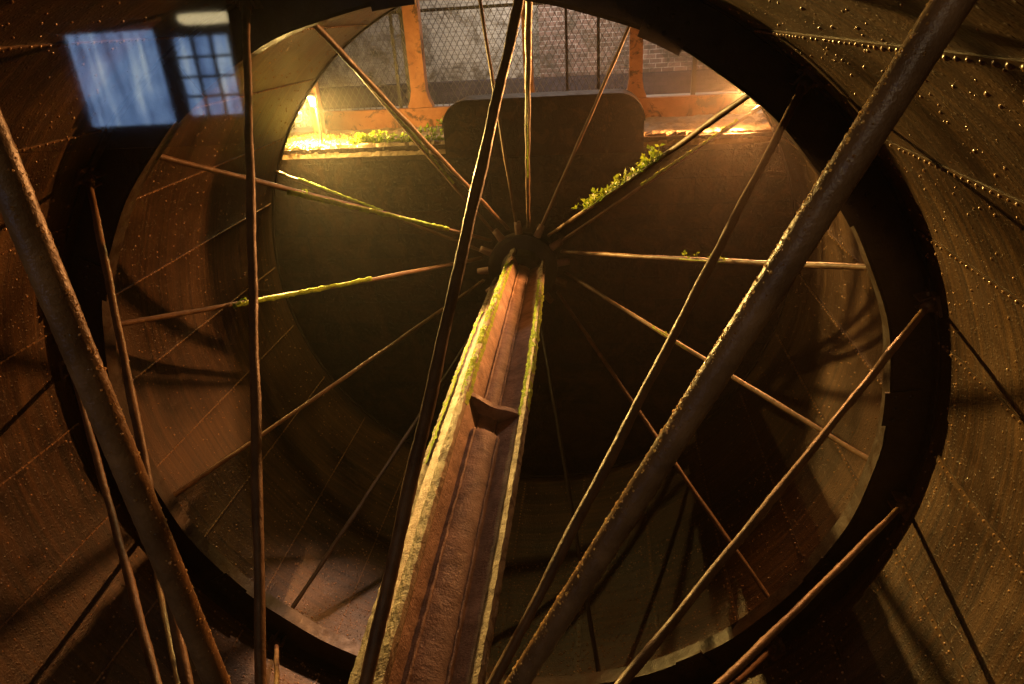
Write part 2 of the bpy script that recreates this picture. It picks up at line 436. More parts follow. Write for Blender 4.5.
# hubs
AX_ = lambda y: 0.15 * (Y_FAR - y) / 8.0
for (y, d) in ((Y_FAR, 1), (Y_NEAR, -1)):
    h = MB()
    hx = AX_(y)
    h.lathe_y([(y - 0.32, 0.05), (y - 0.32, 0.26), (y - 0.12, 0.30), (y - 0.10, 0.44), (y - 0.08, 0.49), (y + 0.08, 0.49), (y + 0.10, 0.44), (y + 0.12, 0.30), (y + 0.3, 0.26), (y + 0.3, 0.05)], 48)
    hub = h.build('hub', M['ring'], wheel, (hx, 0, 0))
    for k in range(12):
        a = 34 + 30.2 * k
        s_ = MB(); s_.rod(pol(a, 0.42, y), pol(a, 0.66, y), 0.058, 10, r1=0.045, step=0.06, jit=0.06)
        s_.build('rod_socket', M['axle'], hub)

# rods
FAR_DIAG = [23, 51, 79.9, 106.7, 136.1, 165.1, 197.6, 228, 288, -37.3, -7.1]
FAR_RAD = [33.9, 64.8, 96, 126.9, 156.8]
NEAR_DIAG = [18.9, 48.8, 79.7, 110.6, 141.2, 170.1, 200, 229, 259, 289, 319, -10.2]
NEAR_RAD = [64.7, 92.7, 121, 151, 181, 211, 241, 271, 301, 331, 1, 31]
def rodpart(name, a, p, q, r, mat, bolt_at=None, jit=0.05, n=10, nut=0.045, nrm=None):
    s_ = MB(); k_ = max(6, int((Vector(q) - Vector(p)).length / 0.04)); bow = Vector((random.uniform(-.012, .012), 0, random.uniform(-.02, .004))); ph = random.uniform(0, 6)
    s_.tube([Vector(p).lerp(Vector(q), i / k_) + bow * math.sin(PI * i / k_) + Vector((0.002 * math.sin(i * .35 + ph), 0, 0.002 * math.sin(i * .23 + ph))) for i in range(k_ + 1)],
            lambda t: r * (1 + 0.06 * math.sin(t * 21 + ph) + 0.04 * math.sin(t * 57)), n, jit)
    o = s_.build(name, mat, wheel)
    if bolt_at is not None:
        k = MB(); c = Vector(bolt_at); d = (Vector(q) - Vector(p)).normalized()
        k.rod(c - d * 0.05, c + d * 0.13, nut, 6, 0.09)
        if nrm is not None: k.rod(c - nrm * 0.07, c + nrm * 0.05, nut * 0.7, 6, 0.06)
        k.build('rod_bolt', M['bolt'], o)
    return o
for a in FAR_DIAG:
    p = pol(a, RI + 0.17, Y_MID + 0.055); q = pol(a, 0.6, Y_FAR - 0.05)
    rodpart('diagonal_rod', a, p, q, 0.025, M['ring'] if a in (228, 288) else M['rod'], p + (q - p).normalized() * 0.02, nut=0.037)  # two lower rods in dark iron: the ledge's shade put into their colour
for a in FAR_RAD:
    p = pol(a, R - 0.02, Y_FAR - 0.02); q = pol(a, 0.55, Y_FAR)
    rodpart('radial_rod', a, p, q, 0.022, M['rod'], p, nut=0.03)
for a in NEAR_DIAG:
    p = pol(a, R - 0.012, Y_MID - 0.10); q = pol(a, 0.35, Y_NEAR)
    rad_ = 0.031 if a == 79.7 else 0.0245
    o = rodpart('diagonal_rod', a, p, q, rad_, M['rod'], p, 0.06, 12, 0.042, Vector((0, 1, 0)))
    k = MB()                                                    # forked bracket that holds the rod to the ring
    for da in (-0.75, 0.75):
        t_ = pol(a + 90, 1, 0)
        k.box(pol(a + da, R - 0.055, Y_MID - 0.09), (0.11, 0.12, 0.016), Matrix.Rotation(-rad(a), 3, 'Y'))
    k.rod(pol(a - 1.3, R - 0.03, Y_MID - 0.11), pol(a + 1.3, R - 0.03, Y_MID - 0.11), 0.017, 6, 0.05)
    k.box(pol(a, R - 0.012, Y_MID - 0.14), (0.024, 0.17, 0.17), Matrix.Rotation(-rad(a), 3, 'Y'))
    for da in (-0.9, 0.9):
        for dy in (-0.19, -0.1): k.dome(pol(a + da, R - 0.023, Y_MID + dy), -pol(a, 1, 0), 0.016, 0.9, 6)
    k.build('rod_bracket', M['bolt'], o)
for a in NEAR_RAD:
    p = pol(a, R + 0.1, Y_NEAR) + Vector((0.085, 0, 0)); q = pol(a, 0.40, Y_NEAR) + Vector((0.085, 0, 0))
    s_ = MB(); s_.rod(p, q, 0.033 if a > 70 else 0.029, 20, 0.012, 0.025)
    o = s_.build('radial_rod', M['spoke'], wheel)
    if a in (64.7, 92.7):
        w_ = MB(); d = (q - p).normalized(); s1 = d.cross(Vector((0, 1, 0))).normalized(); s2 = d.cross(s1)
        rt_ = 0.0275 if a < 70 else 0.0315
        for k in range(1700 if a < 70 else 600):
            f = random.gauss(0, 0.55) + (PI if a < 70 else 0)
            nn = s1 * math.cos(f) + s2 * math.sin(f)
            if nn.z < -0.55: continue
            w_.dome(p.lerp(q, random.random()) + nn * rt_, nn, random.uniform(0.0015, 0.0036) * (1.5 if random.random() < .12 else 1), 1.0, 7)
        w_.build('water_beads', M['bead'], o)['kind'] = 'stuff'

# axle: round core with four deep ribs, each with a flanged edge
b = MB()
AX = lambda y: 0.15 * (Y_FAR - y) / 8.0
def axle_tube(r, y0, y1, mi, jit, n=24):
    k = int((y1 - y0) / 0.04)
    b.tube([(AX(y0 + (y1 - y0) * i / k), y0 + (y1 - y0) * i / k, 0) for i in range(k + 1)], r, n, jit, mi=mi)
axle_tube(0.14, 4.3, 9.5, 0, 0.012); axle_tube(0.205, 0.8, 4.62, 0, 0.012, 32)
def rib_h(y):
    t = (y - 5.1) / 4.2
    return 0.325 + 0.085 * (1 - t * t)
def rib(ang, t, f, mi_w, mi_f, sc=1.0):
    n = int(7.9 / 0.05)
    d = Vector((math.cos(rad(ang)), 0, math.sin(rad(ang)))); s_ = Vector((-d.z, 0, d.x))
    rows = []
    for i in range(n + 1):
        y = 1.3 + 7.7 * i / n
        c = Vector((AX(y), y, 0)); h = rib_h(y) * sc
        j = lambda: random.uniform(-0.006, 0.006)
        prof = [(-t, 0.05), (-t, h - 0.07), (-f, h - 0.045), (-f + j(), h - 0.005), (-f * 0.5, h + j()), (0, h + j()), (f * 0.5, h + j()), (f + j(), h - 0.005), (f, h - 0.045), (t, h - 0.07), (t, 0.05)]
        rows.append([c + s_ * a_ + d * b_ for a_, b_ in prof])
    m_ = len(rows[0]); vs = [v for r_ in rows for v in r_]
    for lo, hi, mi in ((0, 1, mi_w), (1, 9, mi_f), (9, 10, mi_w)):
        fs = [(i * m_ + k, i * m_ + k + 1, (i + 1) * m_ + k + 1, (i + 1) * m_ + k) for i in range(n) for k in range(lo, hi)]
        b.add(vs, fs, False, mi)
    b.add(rows[0], [tuple(range(m_))], False, mi_w); b.add(rows[-1], [tuple(range(m_))], False, mi_w)
ROT = 21
for ang in (90 + ROT, ROT, 180 + ROT, 270 + ROT): rib(ang, 0.022, 0.036, 0, 1, 1.28 if ang == 180 + ROT else 1.0)
for fa in range(4):                                             # fillet ridges beside the core
    for fo in (-13, 13):
        k = 190; f = rad(ROT + 90 * fa + fo * 1.2)
        b.tube([(AX(1.3 + 7.7 * i / k) + (0.141 if i > 82 else 0.207) * math.cos(f) + random.uniform(-.003, .003), 1.3 + 7.7 * i / k, (0.141 if i > 82 else 0.207) * math.sin(f) + random.uniform(-.003, .003)) for i in range(k + 1)], 0.012, 6, 0.25, mi=0)
axle = b.build('axle', [M['axle'], M['flange']], wheel)
for (y, name) in ((4.95, 'web_plate'),):                       # hollow-edged stiffening plates between the ribs
    for q in range(4):
        p = MB(); h = rib_h(y) - 0.03
        pl = [(0, 0)]
        for i in range(15):
            f = i / 14 * 90
            rr = h * (1 - 0.36 * math.sin(rad(2 * f)))
            pl.append((f, rr))
        p.prism([(rad(f + 90 * q + ROT), r_) for f, r_ in pl], y - 0.03, y + 0.03, lambda a, r_, t: Vector((AX(t) + r_ * math.cos(a), t, r_ * math.sin(a))))
        p.build(name, M['axle'], axle)
def moss_strip(ang, y0, y1, w, name='moss', sc=1.0):
    s_ = MB(); d = Vector((math.cos(rad(ang)), 0, math.sin(rad(ang)))); t = Vector((-d.z, 0, d.x))
    n = int((y1 - y0) / 0.022); k = 7; vs = []
    for i in range(n + 1):
        y = y0 + (y1 - y0) * i / n; h = rib_h(y) * sc; e = min(1, i / 12, (n - i) / 12) * (0.35 + 0.65 * abs(math.sin(y * 5.3 + ang) * math.sin(y * 13.7 + 2 * ang))); sink = 0.010 * max(0, math.sin(y * 9.1 + ang * 3) + math.sin(y * 23.0) - 0.9)
        for j in range(k):
            u = -1 + 2 * j / (k - 1)
            z = h - 0.012 - sink + (0.03 * (1 - u * u) + random.uniform(-0.012, 0.018)) * e - (0.05 if abs(u) == 1 else 0)
            vs.append(Vector((AX(y), y + random.uniform(-.006, .006), 0)) + t * (u * (w + 0.008)) + d * z)
    s_.add(vs, [(i * k + j, i * k + j + 1, (i + 1) * k + j + 1, (i + 1) * k + j) for i in range(n) for j in range(k - 1)], True)
    s_.build(name, M['moss'], axle)
moss_strip(90 + ROT, 4.75, 8.5, 0.038); moss_strip(180 + ROT, 4.6, 7.8, 0.036, sc=1.28); moss_strip(ROT, 4.9, 8.2, 0.036)

# ------------------------------------------------------------------ pit, ledge and gallery beyond the wheel
def box_obj(name, x, y, z, mat, label=None, cat=None, kind=None, group=None):
    s_ = MB(); s_.box(((x[0] + x[1]) / 2, (y[0] + y[1]) / 2, (z[0] + z[1]) / 2), (x[1] - x[0], y[1] - y[0], z[1] - z[0]))
    o = s_.build(name, mat); tag(o, label, cat, group, kind); return o
LZ = 1.64
box_obj('pit_wall', (-9, 9), (9.6, 11.15), (-6.5, LZ), M['pit'], 'dark wet stone pit wall below the lit ledge, behind the wheel', 'wall')
box_obj('gallery_floor', (-9, 9), (11.15, 15.2), (1.3, LZ - 0.01), M['floor'], kind='structure')
box_obj('pit_floor', (-9, 9), (-1.0, 9.6), (-6.6, -6.2), M['water'], kind='structure')
# crumbling stone on the ledge top
b = MB()
nx, ny = 150, 16
vs = []
for j in range(ny + 1):
    for i in range(nx + 1):
        x = -4.6 + 9.2 * i / nx; y = 9.56 + 1.6 * j / ny
        z = LZ + 0.012 + 0.03 * abs(math.sin(x * 3.1 + y * 5)) * random.random() + random.uniform(0, 0.022)
        if j == 0: z = LZ - 0.12
        vs.append((x + random.uniform(-.01, .01), y + (0.0 if j == 0 else random.uniform(-.02, .02)), z))
b.add(vs, [(j * (nx + 1) + i, j * (nx + 1) + i + 1, (j + 1) * (nx + 1) + i + 1, (j + 1) * (nx + 1) + i) for j in range(ny) for i in range(nx)])
tag(b.build('ledge_rubble', M['ledge']), 'crumbled pale stone and dirt along the top of the pit wall', 'rubble', kind='stuff')

# rounded block over the bearing
b = MB()
x0, x1, zt, rr = -1.03, 1.65, 2.22, 0.34
pl = [(x0, LZ - 0.16), (x1, LZ - 0.16)]
for i in range(9): f = rad(90 * i / 8); pl.append((x1 - rr + rr * math.cos(f), zt - rr + rr * math.sin(f)))
for i in range(9): f = rad(90 + 90 * i / 8); pl.append((x0 + rr + rr * math.cos(f), zt - rr + rr * math.sin(f)))
b.prism(pl, 9.42, 9.95, lambda a, c, t: Vector((a, t, c)))
blk = thing('bearing_block', 'dark round-shouldered iron block rising from the pit wall above the hub', 'bearing block', (0.3, 9.6, -0.9))
o = b.build('block_body', M['coping'], blk); o.matrix_parent_inverse = Matrix.Translation(-Vector((0.3, 9.6, -0.9)))
b = MB()                                                        # lip along the shoulders
n = len(pl) - 2
prof = pl[2:]
vs = []
for (a, c) in prof:
    dx = a - (x0 + x1) / 2; out = Vector((0, 0, 1))
    for (o_, y) in ((0.002, 9.40), (0.014, 9.40), (0.014, 9.97), (0.002, 9.97)):
        cx = max(x0 + rr, min(x1 - rr, a)); dv = Vector((a - cx, 0, c - (zt - rr))); dv.normalize()
        vs.append(Vector((a, y, c)) + dv * o_ + Vector((0, 0, random.uniform(-.004, .004))))
b.add(vs, [(i * 4 + k, i * 4 + (k + 1) % 4, (i + 1) * 4 + (k + 1) % 4, (i + 1) * 4 + k) for i in range(n - 1) for k in range(4)] + [(0, 1, 2, 3), ((n - 1) * 4, (n - 1) * 4 + 3, (n - 1) * 4 + 2, (n - 1) * 4 + 1)])
o = b.build('block_lip', M['coping'], blk); o.matrix_parent_inverse = Matrix.Translation(-Vector((0.3, 9.6, -0.9)))

# timber frame: sill beam and posts
YB = 11.4
b = MB(); b.box((0, YB, LZ + 0.155), (6.9, 0.22, 0.29)); b.box((0, YB - 0.125, LZ + 0.285), (6.9, 0.03, 0.05))
tag(b.build('sill_beam', M['timber']), 'long orange painted timber beam lying along the back of the ledge', 'beam')
def post(x, w, label, flare=True, lean=0.0):
    p = MB(); zb = LZ + 0.312
    prof = [(zb, w * 1.7), (zb + 0.04, w * 1.62), (zb + 0.13, w * 1.25), (zb + 0.27, w), (5.2, w)] if flare else [(zb, w), (5.2, w)]
    d = 0.10
    vs = []
    for (z, ww) in prof:
        for (sx, sy) in ((-1, -1), (1, -1), (1, 1), (-1, 1)): vs.append((x + sx * ww / 2 + lean * (z - zb), YB + sy * d * (1 if not flare else 0.9), z))
    fs = [(i * 4 + k, i * 4 + (k + 1) % 4, (i + 1) * 4 + (k + 1) % 4, (i + 1) * 4 + k) for i in range(len(prof) - 1) for k in range(4)] + [(0, 1, 2, 3)]
    p.add(vs, fs)
    return tag(p.build('timber_post', M['timber']), label, 'post', 'orange timber posts of the gallery frame')
post(-1.80, 0.24, 'broad orange post with flared foot, left of the rounded block')
post(-0.03, 0.14, 'slim orange post standing behind the middle of the rounded block')
post(1.62, 0.20, 'orange post with flared foot beside the right shoulder of the rounded block')
post(3.30, 0.20, 'short visible foot of orange post at the right lamp', False)
b = MB(); b.box((-3.32, 10.75, 2.6), (0.15, 0.15, 1.9))
tag(b.build('timber_post', M['timber']), 'dark end post with a glaring lit edge on the mossy left ledge', 'post', 'orange timber posts of the gallery frame')

# wire mesh fence with its bars
fence = thing('mesh_fence', 'diamond wire mesh fence on thin dark bars behind the orange posts', 'fence', (-0.8, 11.75, LZ))
inv = Matrix.Translation(-Vector((-0.8, 11.75, LZ)))
b = MB()
X0, X1, Z0, Z1 = -4.3, 1.62, LZ + 0.02, 4.4
def wire(xa, za, xb, zb, y):
    d = Vector((xb - xa, 0, zb - za)); k = max(1, int(d.length / 0.5))
    b.tube([(xa, y, za), (xb, y, zb)], 0.0045, 4, 0, False)
slope = 1.75; cell = 0.105
H = Z1 - Z0
x = X0 - H / slope
while x < X1:
    for sgn in (1, -1):
        if sgn > 0: xa, za, xb, zb = x, Z0, x + H / slope, Z1
        else: xa, za, xb, zb = x + H / slope, Z0, x, Z1
        # clip to the panel
        def clip(xa, za, xb, zb):
            pts = []
            for (px, pz) in ((xa, za), (xb, zb)):
                qx = min(max(px, X0), X1); t = (qx - xa) / (xb - xa); pts.append((qx, za + (zb - za) * t))
            return pts
        (ax, az), (bx, bz) = clip(xa, za, xb, zb)
        if abs(ax - bx) > 0.02: wire(ax, az, bx, bz, 11.75 + 0.005 * sgn)
    x += cell
o = b.build('wire_mesh', M['wire'], fence); o.matrix_parent_inverse = inv
for (x, w) in ((-2.25, 0.05), (-2.07, 0.07), (0.55, 0.04), (1.05, 0.05), (1.6, 0.04), (-4.2, 0.05)):
    p = MB(); p.box((x, 11.80, (LZ + 4.4) / 2), (w, 0.05, 4.4 - LZ)); o = p.build('fence_bar', M['steel'], fence); o.matrix_parent_inverse = inv
p = MB(); p.box((-1.3, 11.81, 3.36), (6.0, 0.04, 0.05)); o = p.build('fence_rail', M['steel'], fence); o.matrix_parent_inverse = inv

p = MB(); p.box((2.62, 12.4, 2.6), (0.07, 0.07, 2.0))
tag(p.build('iron_post', M['steel']), 'thin dark iron post before the brick at the right of the gallery', 'post')

# gallery walls: whitewashed stretch, bare brick stretch, dark base
gw = thing('gallery_wall', 'brick back wall of the gallery, whitewashed on the left and dark at its foot', 'wall', (0, 15, LZ))
inv = Matrix.Translation(-Vector((0, 15, LZ)))
def gpart(name, x, y, z, mat):
    s_ = MB(); s_.box(((x[0] + x[1]) / 2, (y[0] + y[1]) / 2, (z[0] + z[1]) / 2), (x[1] - x[0], y[1] - y[0], z[1] - z[0]))
    o = s_.build(name, mat, gw); o.matrix_parent_inverse = inv
gpart('whitewashed_brickwork', (-9, -0.12), (14.92, 15.2), (2.05, 5.5), M['whitewash'])
gpart('bare_brickwork', (-0.12, 9), (14.70, 15.2), (2.05, 5.5), M['brick'])
gpart('dark_base', (-9, 9), (14.66, 15.2), (1.3, 2.05), M['dado'])
box_obj('room_ceiling', (-7, 5), (-4.75, -0.2), (5.6, 5.7), M['room'], kind='structure')
box_obj('gallery_ceiling', (-9, 9), (9.6, 15.2), (6.5, 6.7), M['room'], kind='structure')

# ------------------------------------------------------------------ moss, ferns, leaves
def leaf(mb, c, d, up, ln, w):
    c = Vector(c); d = Vector(d).normalized(); s_ = d.cross(Vector(up)).normalized(); u = s_.cross(d)
    mb.add([c, c + d * ln * 0.45 + s_ * w * 0.5 + u * ln * 0.12, c + d * ln - u * ln * 0.1, c + d * ln * 0.45 - s_ * w * 0.5 + u * ln * 0.12, c + d * ln * 0.5 - u * ln * 0.03],
           [(0, 1, 4), (1, 2, 4), (2, 3, 4), (3, 0, 4)], True)
def rnd_dir(up=0.4):
    v = Vector((random.gauss(0, 1), random.gauss(0, 1), random.gauss(0, 1) + up * 2)); return v.normalized()
def fern(name, label, spine, n, size, spread, mat='leaf', cat='fern', group=None):
    mb = MB(); mb.tube([Vector(p) - Vector((0, 0, 0.01)) for p in spine], 0.006, 5, 0.1)
    for i in range(n):
        t = random.random(); k = t * (len(spine) - 1); j = min(int(k), len(spine) - 2)
        p = Vector(spine[j]).lerp(Vector(spine[j + 1]), k - j)
        size_ = size * random.choice((0.35, 0.5, 0.6, 0.8))
        q = p + Vector((random.gauss(0, spread * .6), random.gauss(0, spread * .6), abs(random.gauss(0, spread))))
        mb.tube([p, p.lerp(q, .5) + Vector((0, 0, .004)), q], 0.0025, 4, 0, False)
        for _ in range(random.randint(2, 4)):
            s_ = size_ * random.uniform(0.5, 1.3)
            leaf(mb, q, rnd_dir(), rnd_dir(), s_, s_ * 0.62)
    return tag(mb.build(name, M[mat]), label, cat, group)
def on_far(a, t, lift=0.03):
    p = pol(a, RI + 0.02, Y_MID + 0.06); q = pol(a, 0.6, Y_FAR - 0.05); return p.lerp(q, t) + Vector((0, 0, lift))
fern('fern', 'long tuft of yellow green leaves growing along the upper right rod', [on_far(51, .30), on_far(51, .50), on_far(51, .72)], 120, 0.075, 0.05, group='ferns rooted on the rods')
fern('fern', 'small yellow green sprig standing on the level right hand rod', [on_far(23, .33), on_far(23, .47)], 9, 0.09, 0.035, group='ferns rooted on the rods')
fern('fern', 'tiny green sprig on the rod right of the thick sloping pipe', [on_far(-7.1, .47), on_far(-7.1, .6)], 7, 0.05, 0.02, group='ferns rooted on the rods')
fern('fern', 'tiny yellow sprig on the level left rod beside the upright rod', [on_far(165.1, .255), on_far(165.1, .275)], 4, 0.05, 0.02, group='ferns rooted on the rods')
fern('fern', 'small moss tuft on the left rod under the glaring lamp', [on_far(136.1, .30), on_far(136.1, .34)], 5, 0.06, 0.02, group='ferns rooted on the rods')
fern('fern', 'specks of green leaf on the upright middle rod', [on_far(79.9, .2), on_far(79.9, .65)], 6, 0.045, 0.012, group='ferns rooted on the rods')
fern('fern', 'bushy green fern clump on the left ledge beside the rounded block', [(-2.5, 9.85, LZ), (-2.0, 9.8, LZ + 0.02), (-1.15, 9.8, LZ)], 340, 0.09, 0.07, group='ferns on the ledge')
fern('fern', 'low dark green fern at the foot of the orange beam left of the block', [(-1.9, 10.6, LZ), (-1.1, 10.6, LZ)], 60, 0.09, 0.07, group='ferns on the ledge')
mb = MB()
for k in range(1700 if a < 70 else 600):
    x = -3.35 + random.gauss(0, 0.32); y = random.uniform(9.6, 10.5)
    leaf(mb, (x, y, LZ + 0.02 + random.uniform(0, 0.05)), rnd_dir(), rnd_dir(), random.uniform(0.03, 0.06), 0.035)
tag(mb.build('ground_cover', M['pale_leaf']), 'glaring pale low leaves under the left lamp on the ledge', 'plants', kind='stuff')
def mossy_rod(a, t0, t1, far=True):
    s_ = MB()
    if far: p, q = pol(a, RI + 0.02, Y_MID + 0.06), pol(a, 0.6, Y_FAR - 0.05)
    else: p, q = pol(a, R - 0.02, Y_FAR - 0.02), pol(a, 0.55, Y_FAR)
    k = int(120 * (t1 - t0)); up = Vector((0, 0, 0.022))
    s_.tube([p.lerp(q, t0 + (t1 - t0) * i / k) + up + Vector((0, 0, random.uniform(-.006, .006))) for i in range(k + 1)], lambda t: 0.024, 6, 0.35)
    return s_
for a, t0, t1, far, lab in ((136.1, .28, .80, True, 'thin yellow moss along the upper left rod'), (165.1, .24, .6, True, 'thin yellow moss along the level left rod'),
                            (33.9, .1, .55, False, 'thin yellow moss under the leafy upper right rod'), (156.8, .1, .5, False, 'bright yellow moss on the short rod near the left lamp'),
                            (126.9, .12, .7, False, 'bright moss line along the steep upper left rod')):
    tag(mossy_rod(a, t0, t1, far).build('moss', M['moss']), lab, 'moss', 'moss growing along the rods')

# ------------------------------------------------------------------ floodlights on the ledge
def floodlight(loc, rz, tilt, label, color, power, spill, aim):
    t = thing('floodlight', label, 'floodlight', loc, 'floodlights on the ledge')
    t.rotation_euler = (0, 0, rz)
    p = MB(); p.box((0, 0.0, 0.02), (0.16, 0.12, 0.03)); p.box((-0.1, 0, 0.12), (0.012, 0.04, 0.2)); p.box((0.1, 0, 0.12), (0.012, 0.04, 0.2)); p.build('bracket', M['steel'], t)
    rot = Matrix.Rotation(tilt, 3, 'X')
    h = MB()
    pr = [(-0.09, -0.045), (0.09, -0.045), (0.09, 0.05), (-0.09, 0.05)]
    vs = [rot @ Vector((x * s_, y, z * s_)) + Vector((0, 0, 0.2)) for (y, s_) in ((-0.06, 1.0), (0.0, 0.9), (0.07, 0.55)) for (x, z) in ((-.09, -.07), (.09, -.07), (.09, .07), (-.09, .07))]
    h.add(vs, [(i * 4 + k, i * 4 + (k + 1) % 4, (i + 1) * 4 + (k + 1) % 4, (i + 1) * 4 + k) for i in range(2) for k in range(4)] + [(8, 9, 10, 11)])
    h.build('housing', M['steel'], t)
    g = MB(); vs = [rot @ Vector((x, -0.055, z)) + Vector((0, 0, 0.2)) for (x, z) in ((-.085, -.065), (.085, -.065), (.085, .065), (-.085, .065))]
    g.add(vs, [(0, 1, 2, 3)]); g.build('lamp_glass', M['lamp_glass'], t)
    ld = bpy.data.lights.new('floodlight_lamp', 'SPOT'); ld.energy = power; ld.color = color; ld.shadow_soft_size = 0.05
    ld.spot_size = rad(104); ld.spot_blend = 1.0
    lo = bpy.data.objects.new('floodlight_lamp', ld); COL.objects.link(lo); lo.parent = t
    lo.location = rot @ Vector((0, -0.12, 0)) + Vector((0, 0, 0.2)); lo.rotation_euler = (Matrix.Rotation(-rz, 3, 'Z') @ (Vector(aim) - Vector(loc))).to_track_quat('-Z', 'Y').to_euler()
    ld2 = bpy.data.lights.new('floodlight_spill', 'POINT'); ld2.energy = power * spill; ld2.color = color; ld2.shadow_soft_size = 0.08
    lo2 = bpy.data.objects.new('floodlight_spill', ld2); COL.objects.link(lo2); lo2.parent = t; lo2.location = lo.location
    return t
floodlight((-3.45, 10.2, LZ + 0.30), rad(28), 0.0, 'glaring floodlight beside the end post on the mossy left ledge', (1.0, 0.60, 0.15), 5700, 0.025, (2.6, 1.6, -0.6))
floodlight((3.12, 10.1, LZ + 0.26), rad(-28), 0.0, 'floodlight on the right ledge half hidden by the wheel rim', (1.0, 0.40, 0.11), 2900, 0.02, (-3.0, 1.4, -0.8))

t = thing('bulkhead_lamp', 'small glowing caged lamp on a short pole at the left lip of the ledge', 'lamp', (-2.93, 9.72, LZ + 0.03))
p = MB(); p.rod((0, 0.1, 0), (0, 0.1, 0.55), 0.018, 8); p.rod((0, 0.1, 0.5), (0, 0.0, 0.68), 0.014, 8); p.build('pole', M['steel'], t)
p = MB(); p.tube([(0, 0, 0.72), (0, 0, 0.70), (0, 0, 0.66)], lambda u: 0.03 + 0.035 * u, 16)
for k in range(5): p.rod((0.048 * math.cos(k * 1.257), 0.048 * math.sin(k * 1.257), 0.665), (0.04 * math.cos(k * 1.257), 0.04 * math.sin(k * 1.257), 0.54), 0.003, 5, 0.05)
p.build('cage', M['steel'], t)
p = MB(); p.tube([(0, 0, 0.655), (0, 0, 0.6), (0, 0, 0.56), (0, 0, 0.545)], lambda u: 0.036 - 0.02 * u * u, 14); p.build('lamp_glass', M['lamp_glass'], t)
ld = bpy.data.lights.new('bulkhead_light', 'POINT'); ld.energy = 240; ld.color = (1.0, 0.62, 0.17); ld.shadow_soft_size = 0.03
lo = bpy.data.objects.new('bulkhead_light', ld); COL.objects.link(lo); lo.parent = t; lo.location = (0.0, -0.09, 0.6)

# gallery strip lamp, out of frame above
t = thing('ceiling_strip_lamp', 'warm white strip lamp under the gallery ceiling', 'ceiling lamp', (0.3, 13.2, 5.3))
p = MB(); p.box((0, 0, 0.08), (2.4, 0.2, 0.08)); p.build('casing', M['steel'], t)
ld = bpy.data.lights.new('strip_lamp', 'AREA'); ld.shape = 'RECTANGLE'; ld.size = 2.3; ld.size_y = 0.15; ld.energy = 200; ld.color = (1.0, 0.83, 0.7)
lo = bpy.data.objects.new('strip_lamp', ld); COL.objects.link(lo); lo.parent = t; lo.location = (0, 0, 0.03)
t = thing('wall_spotlight', 'pinkish spotlight high above the ledge aimed down into the wheel', 'spotlight', (0.5, 11.2, 6.05))
p = MB(); p.tube([(0, 0.28, 0.1), (0, 0.05, 0.03), (0, -0.1, -0.05)], lambda u: 0.07 + 0.05 * u, 20); p.tube([(0, 0.1, 0.1), (0, 0.1, 0.45)], 0.02, 8); p.build('housing', M['steel'], t)
ld = bpy.data.lights.new('spotlight_lamp', 'SPOT'); ld.energy = 8000; ld.color = (1.0, 0.56, 0.34); ld.shadow_soft_size = 0.16; ld.spot_size = rad(17); ld.spot_blend = 1.0
lo = bpy.data.objects.new('spotlight_lamp', ld); COL.objects.link(lo); lo.parent = t; lo.location = (0, -0.2, -0.12)
lo.rotation_euler = (Vector((-1.75, 4.75, -3.2)) - Vector((0.5, 11.0, 5.93))).to_track_quat('-Z', 'Y').to_euler()

# ------------------------------------------------------------------ viewing room behind the camera, mirrored in the glass
box_obj('room_wall', (-7, 5), (-4.75, -4.5), (-0.5, 5.6), M['room'], kind='structure')
box_obj('room_floor', (-7, 5), (-4.5, -0.2), (1.4, 1.5), M['room'], kind='structure')
def window(x0, x1, z0, z1, cols, rows, label):
    t = thing('sash_window', label, 'window', ((x0 + x1) / 2, -4.45, z0), 'daylit windows of the viewing room')
    w, h = x1 - x0, z1 - z0
    g = MB(); g.box((0, 0, h / 2), (w, 0.012, h)); g.build('window_glass', M['daylight'], t)
    f = MB()
    for sx in (-1, 1): f.box((sx * (w / 2 + 0.03), 0.02, h / 2), (0.06, 0.08, h + 0.12))
    for z in (-0.03, h + 0.03): f.box((0, 0.02, z), (w, 0.08, 0.06))
    for c in range(1, cols): f.box((-w / 2 + w * c / cols, 0.022, h / 2), (0.022, 0.03, h))
    for r in range(1, rows): f.box((0, 0.018, h * r / rows), (w, 0.03, 0.022))
    f.build('window_frame', M['window_frame'], t)
window(-3.55, -2.70, 2.50, 3.27, 1, 1, 'wide daylit blue window mirrored at the left of the glass')
window(-2.56, -2.05, 2.56, 3.20, 3, 4, 'narrow daylit blue window with glazing bars, mirrored beside the wide one')
t = thing('round_ceiling_lamp', 'round pale yellow ceiling lamp mirrored above the blue windows', 'ceiling lamp', (-1.98, -4.0, 3.305))
p = MB(); p.tube([(0, 0, 0.055), (0, 0, 0.045), (0, 0, 0.025), (0, 0, 0.0), (0, 0, -0.018), (0, 0, -0.024)], lambda u: 0.215 * math.sqrt(max(0.02, 1 - (2 * u - 0.75) ** 2 * 0.63)), 32); p.build('lamp_diffuser', M['ceiling_glass'], t)
p = MB(); p.tube([(0, 0, 0.062), (0, 0, 0.10)], 0.21, 32); p.tube([(0, 0, 0.1), (0, 0, 1.6)], 0.012, 8); p.build('lamp_base', M['room'], t)
t = thing('round_ceiling_lamp', 'added round ceiling lamp, unseen overhead, brightening the near spokes', 'ceiling lamp', (0.2, -2.4, 4.9))  # added lamp, unseen, carries the light for the near spokes
p = MB(); p.tube([(0, 0, 0.055), (0, 0, 0.045), (0, 0, 0.025), (0, 0, 0.0), (0, 0, -0.018), (0, 0, -0.024)], lambda u: 0.215 * math.sqrt(max(0.02, 1 - (2 * u - 0.75) ** 2 * 0.63)), 32); p.build('lamp_diffuser', M['ceiling_glass'], t)
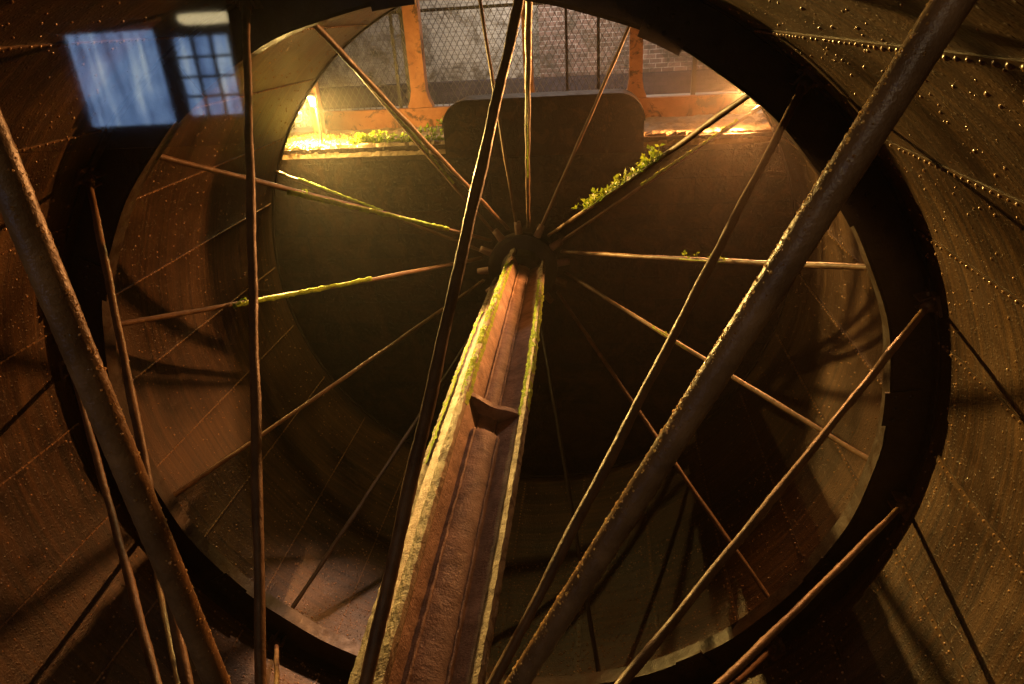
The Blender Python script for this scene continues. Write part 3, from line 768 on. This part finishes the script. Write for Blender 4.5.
p = MB(); p.tube([(0, 0, 0.062), (0, 0, 0.10)], 0.21, 32); p.tube([(0, 0, 0.1), (0, 0, 0.8)], 0.012, 8); p.build('lamp_base', M['room'], t)
ld = bpy.data.lights.new('added_room_lamp', 'POINT'); ld.energy = 62; ld.color = (1.0, 0.72, 0.42); ld.shadow_soft_size = 0.12
lo = bpy.data.objects.new('added_room_lamp', ld); COL.objects.link(lo); lo.parent = t; lo.location = (0, 0, -0.16)
# the viewing pane
p = MB(); p.box((-0.70, 0.8, 3.99), (2.73, 0.005, 1.80))
tag(p.build('glass_pane', M['glass']), 'clear glass pane mirroring the blue windows at the upper left', 'glass pane')

# ------------------------------------------------------------------ damp air in the wheel pit
p = MB(); p.box((-1.0, 5.2, 0.0), (26, 21.5, 16))
hm, hn = nt_new('damp_haze'); v_ = N(hn, 'ShaderNodeVolumePrincipled'); v_.inputs['Color'].default_value = (0.85, 0.8, 0.72, 1); v_.inputs['Density'].default_value = 0.0021; v_.inputs['Anisotropy'].default_value = 0.86
ho = N(hn, 'ShaderNodeOutputMaterial'); L(hn, v_.outputs[0], ho.inputs['Volume'])
tag(p.build('haze', hm), 'thin damp haze filling the wheel pit', 'haze', kind='stuff')

# ------------------------------------------------------------------ world, camera, render settings
w = bpy.data.worlds.new('World'); S.world = w; w.use_nodes = True
nt = w.node_tree; nt.nodes.clear()
sky = N(nt, 'ShaderNodeTexSky', sky_type='NISHITA'); sky.sun_disc = False; sky.sun_elevation = rad(2); sky.sun_rotation = rad(180)
bg = N(nt, 'ShaderNodeBackground'); bg.inputs[1].default_value = 0.004
L(nt, sky.outputs[0], bg.inputs[0]); o = N(nt, 'ShaderNodeOutputWorld'); L(nt, bg.outputs[0], o.inputs['Surface'])

cam = bpy.data.cameras.new('camera'); co = bpy.data.objects.new('camera', cam); COL.objects.link(co)
cam.sensor_width = 36; cam.lens = 683 / 1024 * 36; cam.clip_start = 0.02; cam.clip_end = 200
rt = Vector((0.992, 0.115, -0.055)); 
a = Vector(((600 - 512) / 683, (10 - 342) / 683, 1)).normalized()
xx = Vector((0, 1, 0)).cross(a).normalized(); yy = a.cross(xx)
# rows = camera axes written in world axes (X right, Y along the axle, Z up)
cr = Vector((xx.x, a.x, -yy.x)); cu = -Vector((xx.y, a.y, -yy.y)); cb = -Vector((xx.z, a.z, -yy.z))
mat = Matrix(((cr.x, cu.x, cb.x, 1.076), (cr.y, cu.y, cb.y, 0.0), (cr.z, cu.z, cb.z, 3.211), (0, 0, 0, 1)))
co.matrix_world = mat
S.camera = co
S.view_settings.view_transform = 'Standard'; S.view_settings.look = 'None'; S.view_settings.gamma = 1; S.view_settings.exposure = 0
S.view_settings.use_curve_mapping = False
S.render.engine = 'CYCLES'
S.cycles.use_denoising = True
S.cycles.max_bounces = 6
S.cycles.sample_clamp_indirect = 4.0
S.cycles.caustics_reflective = False; S.cycles.caustics_refractive = False
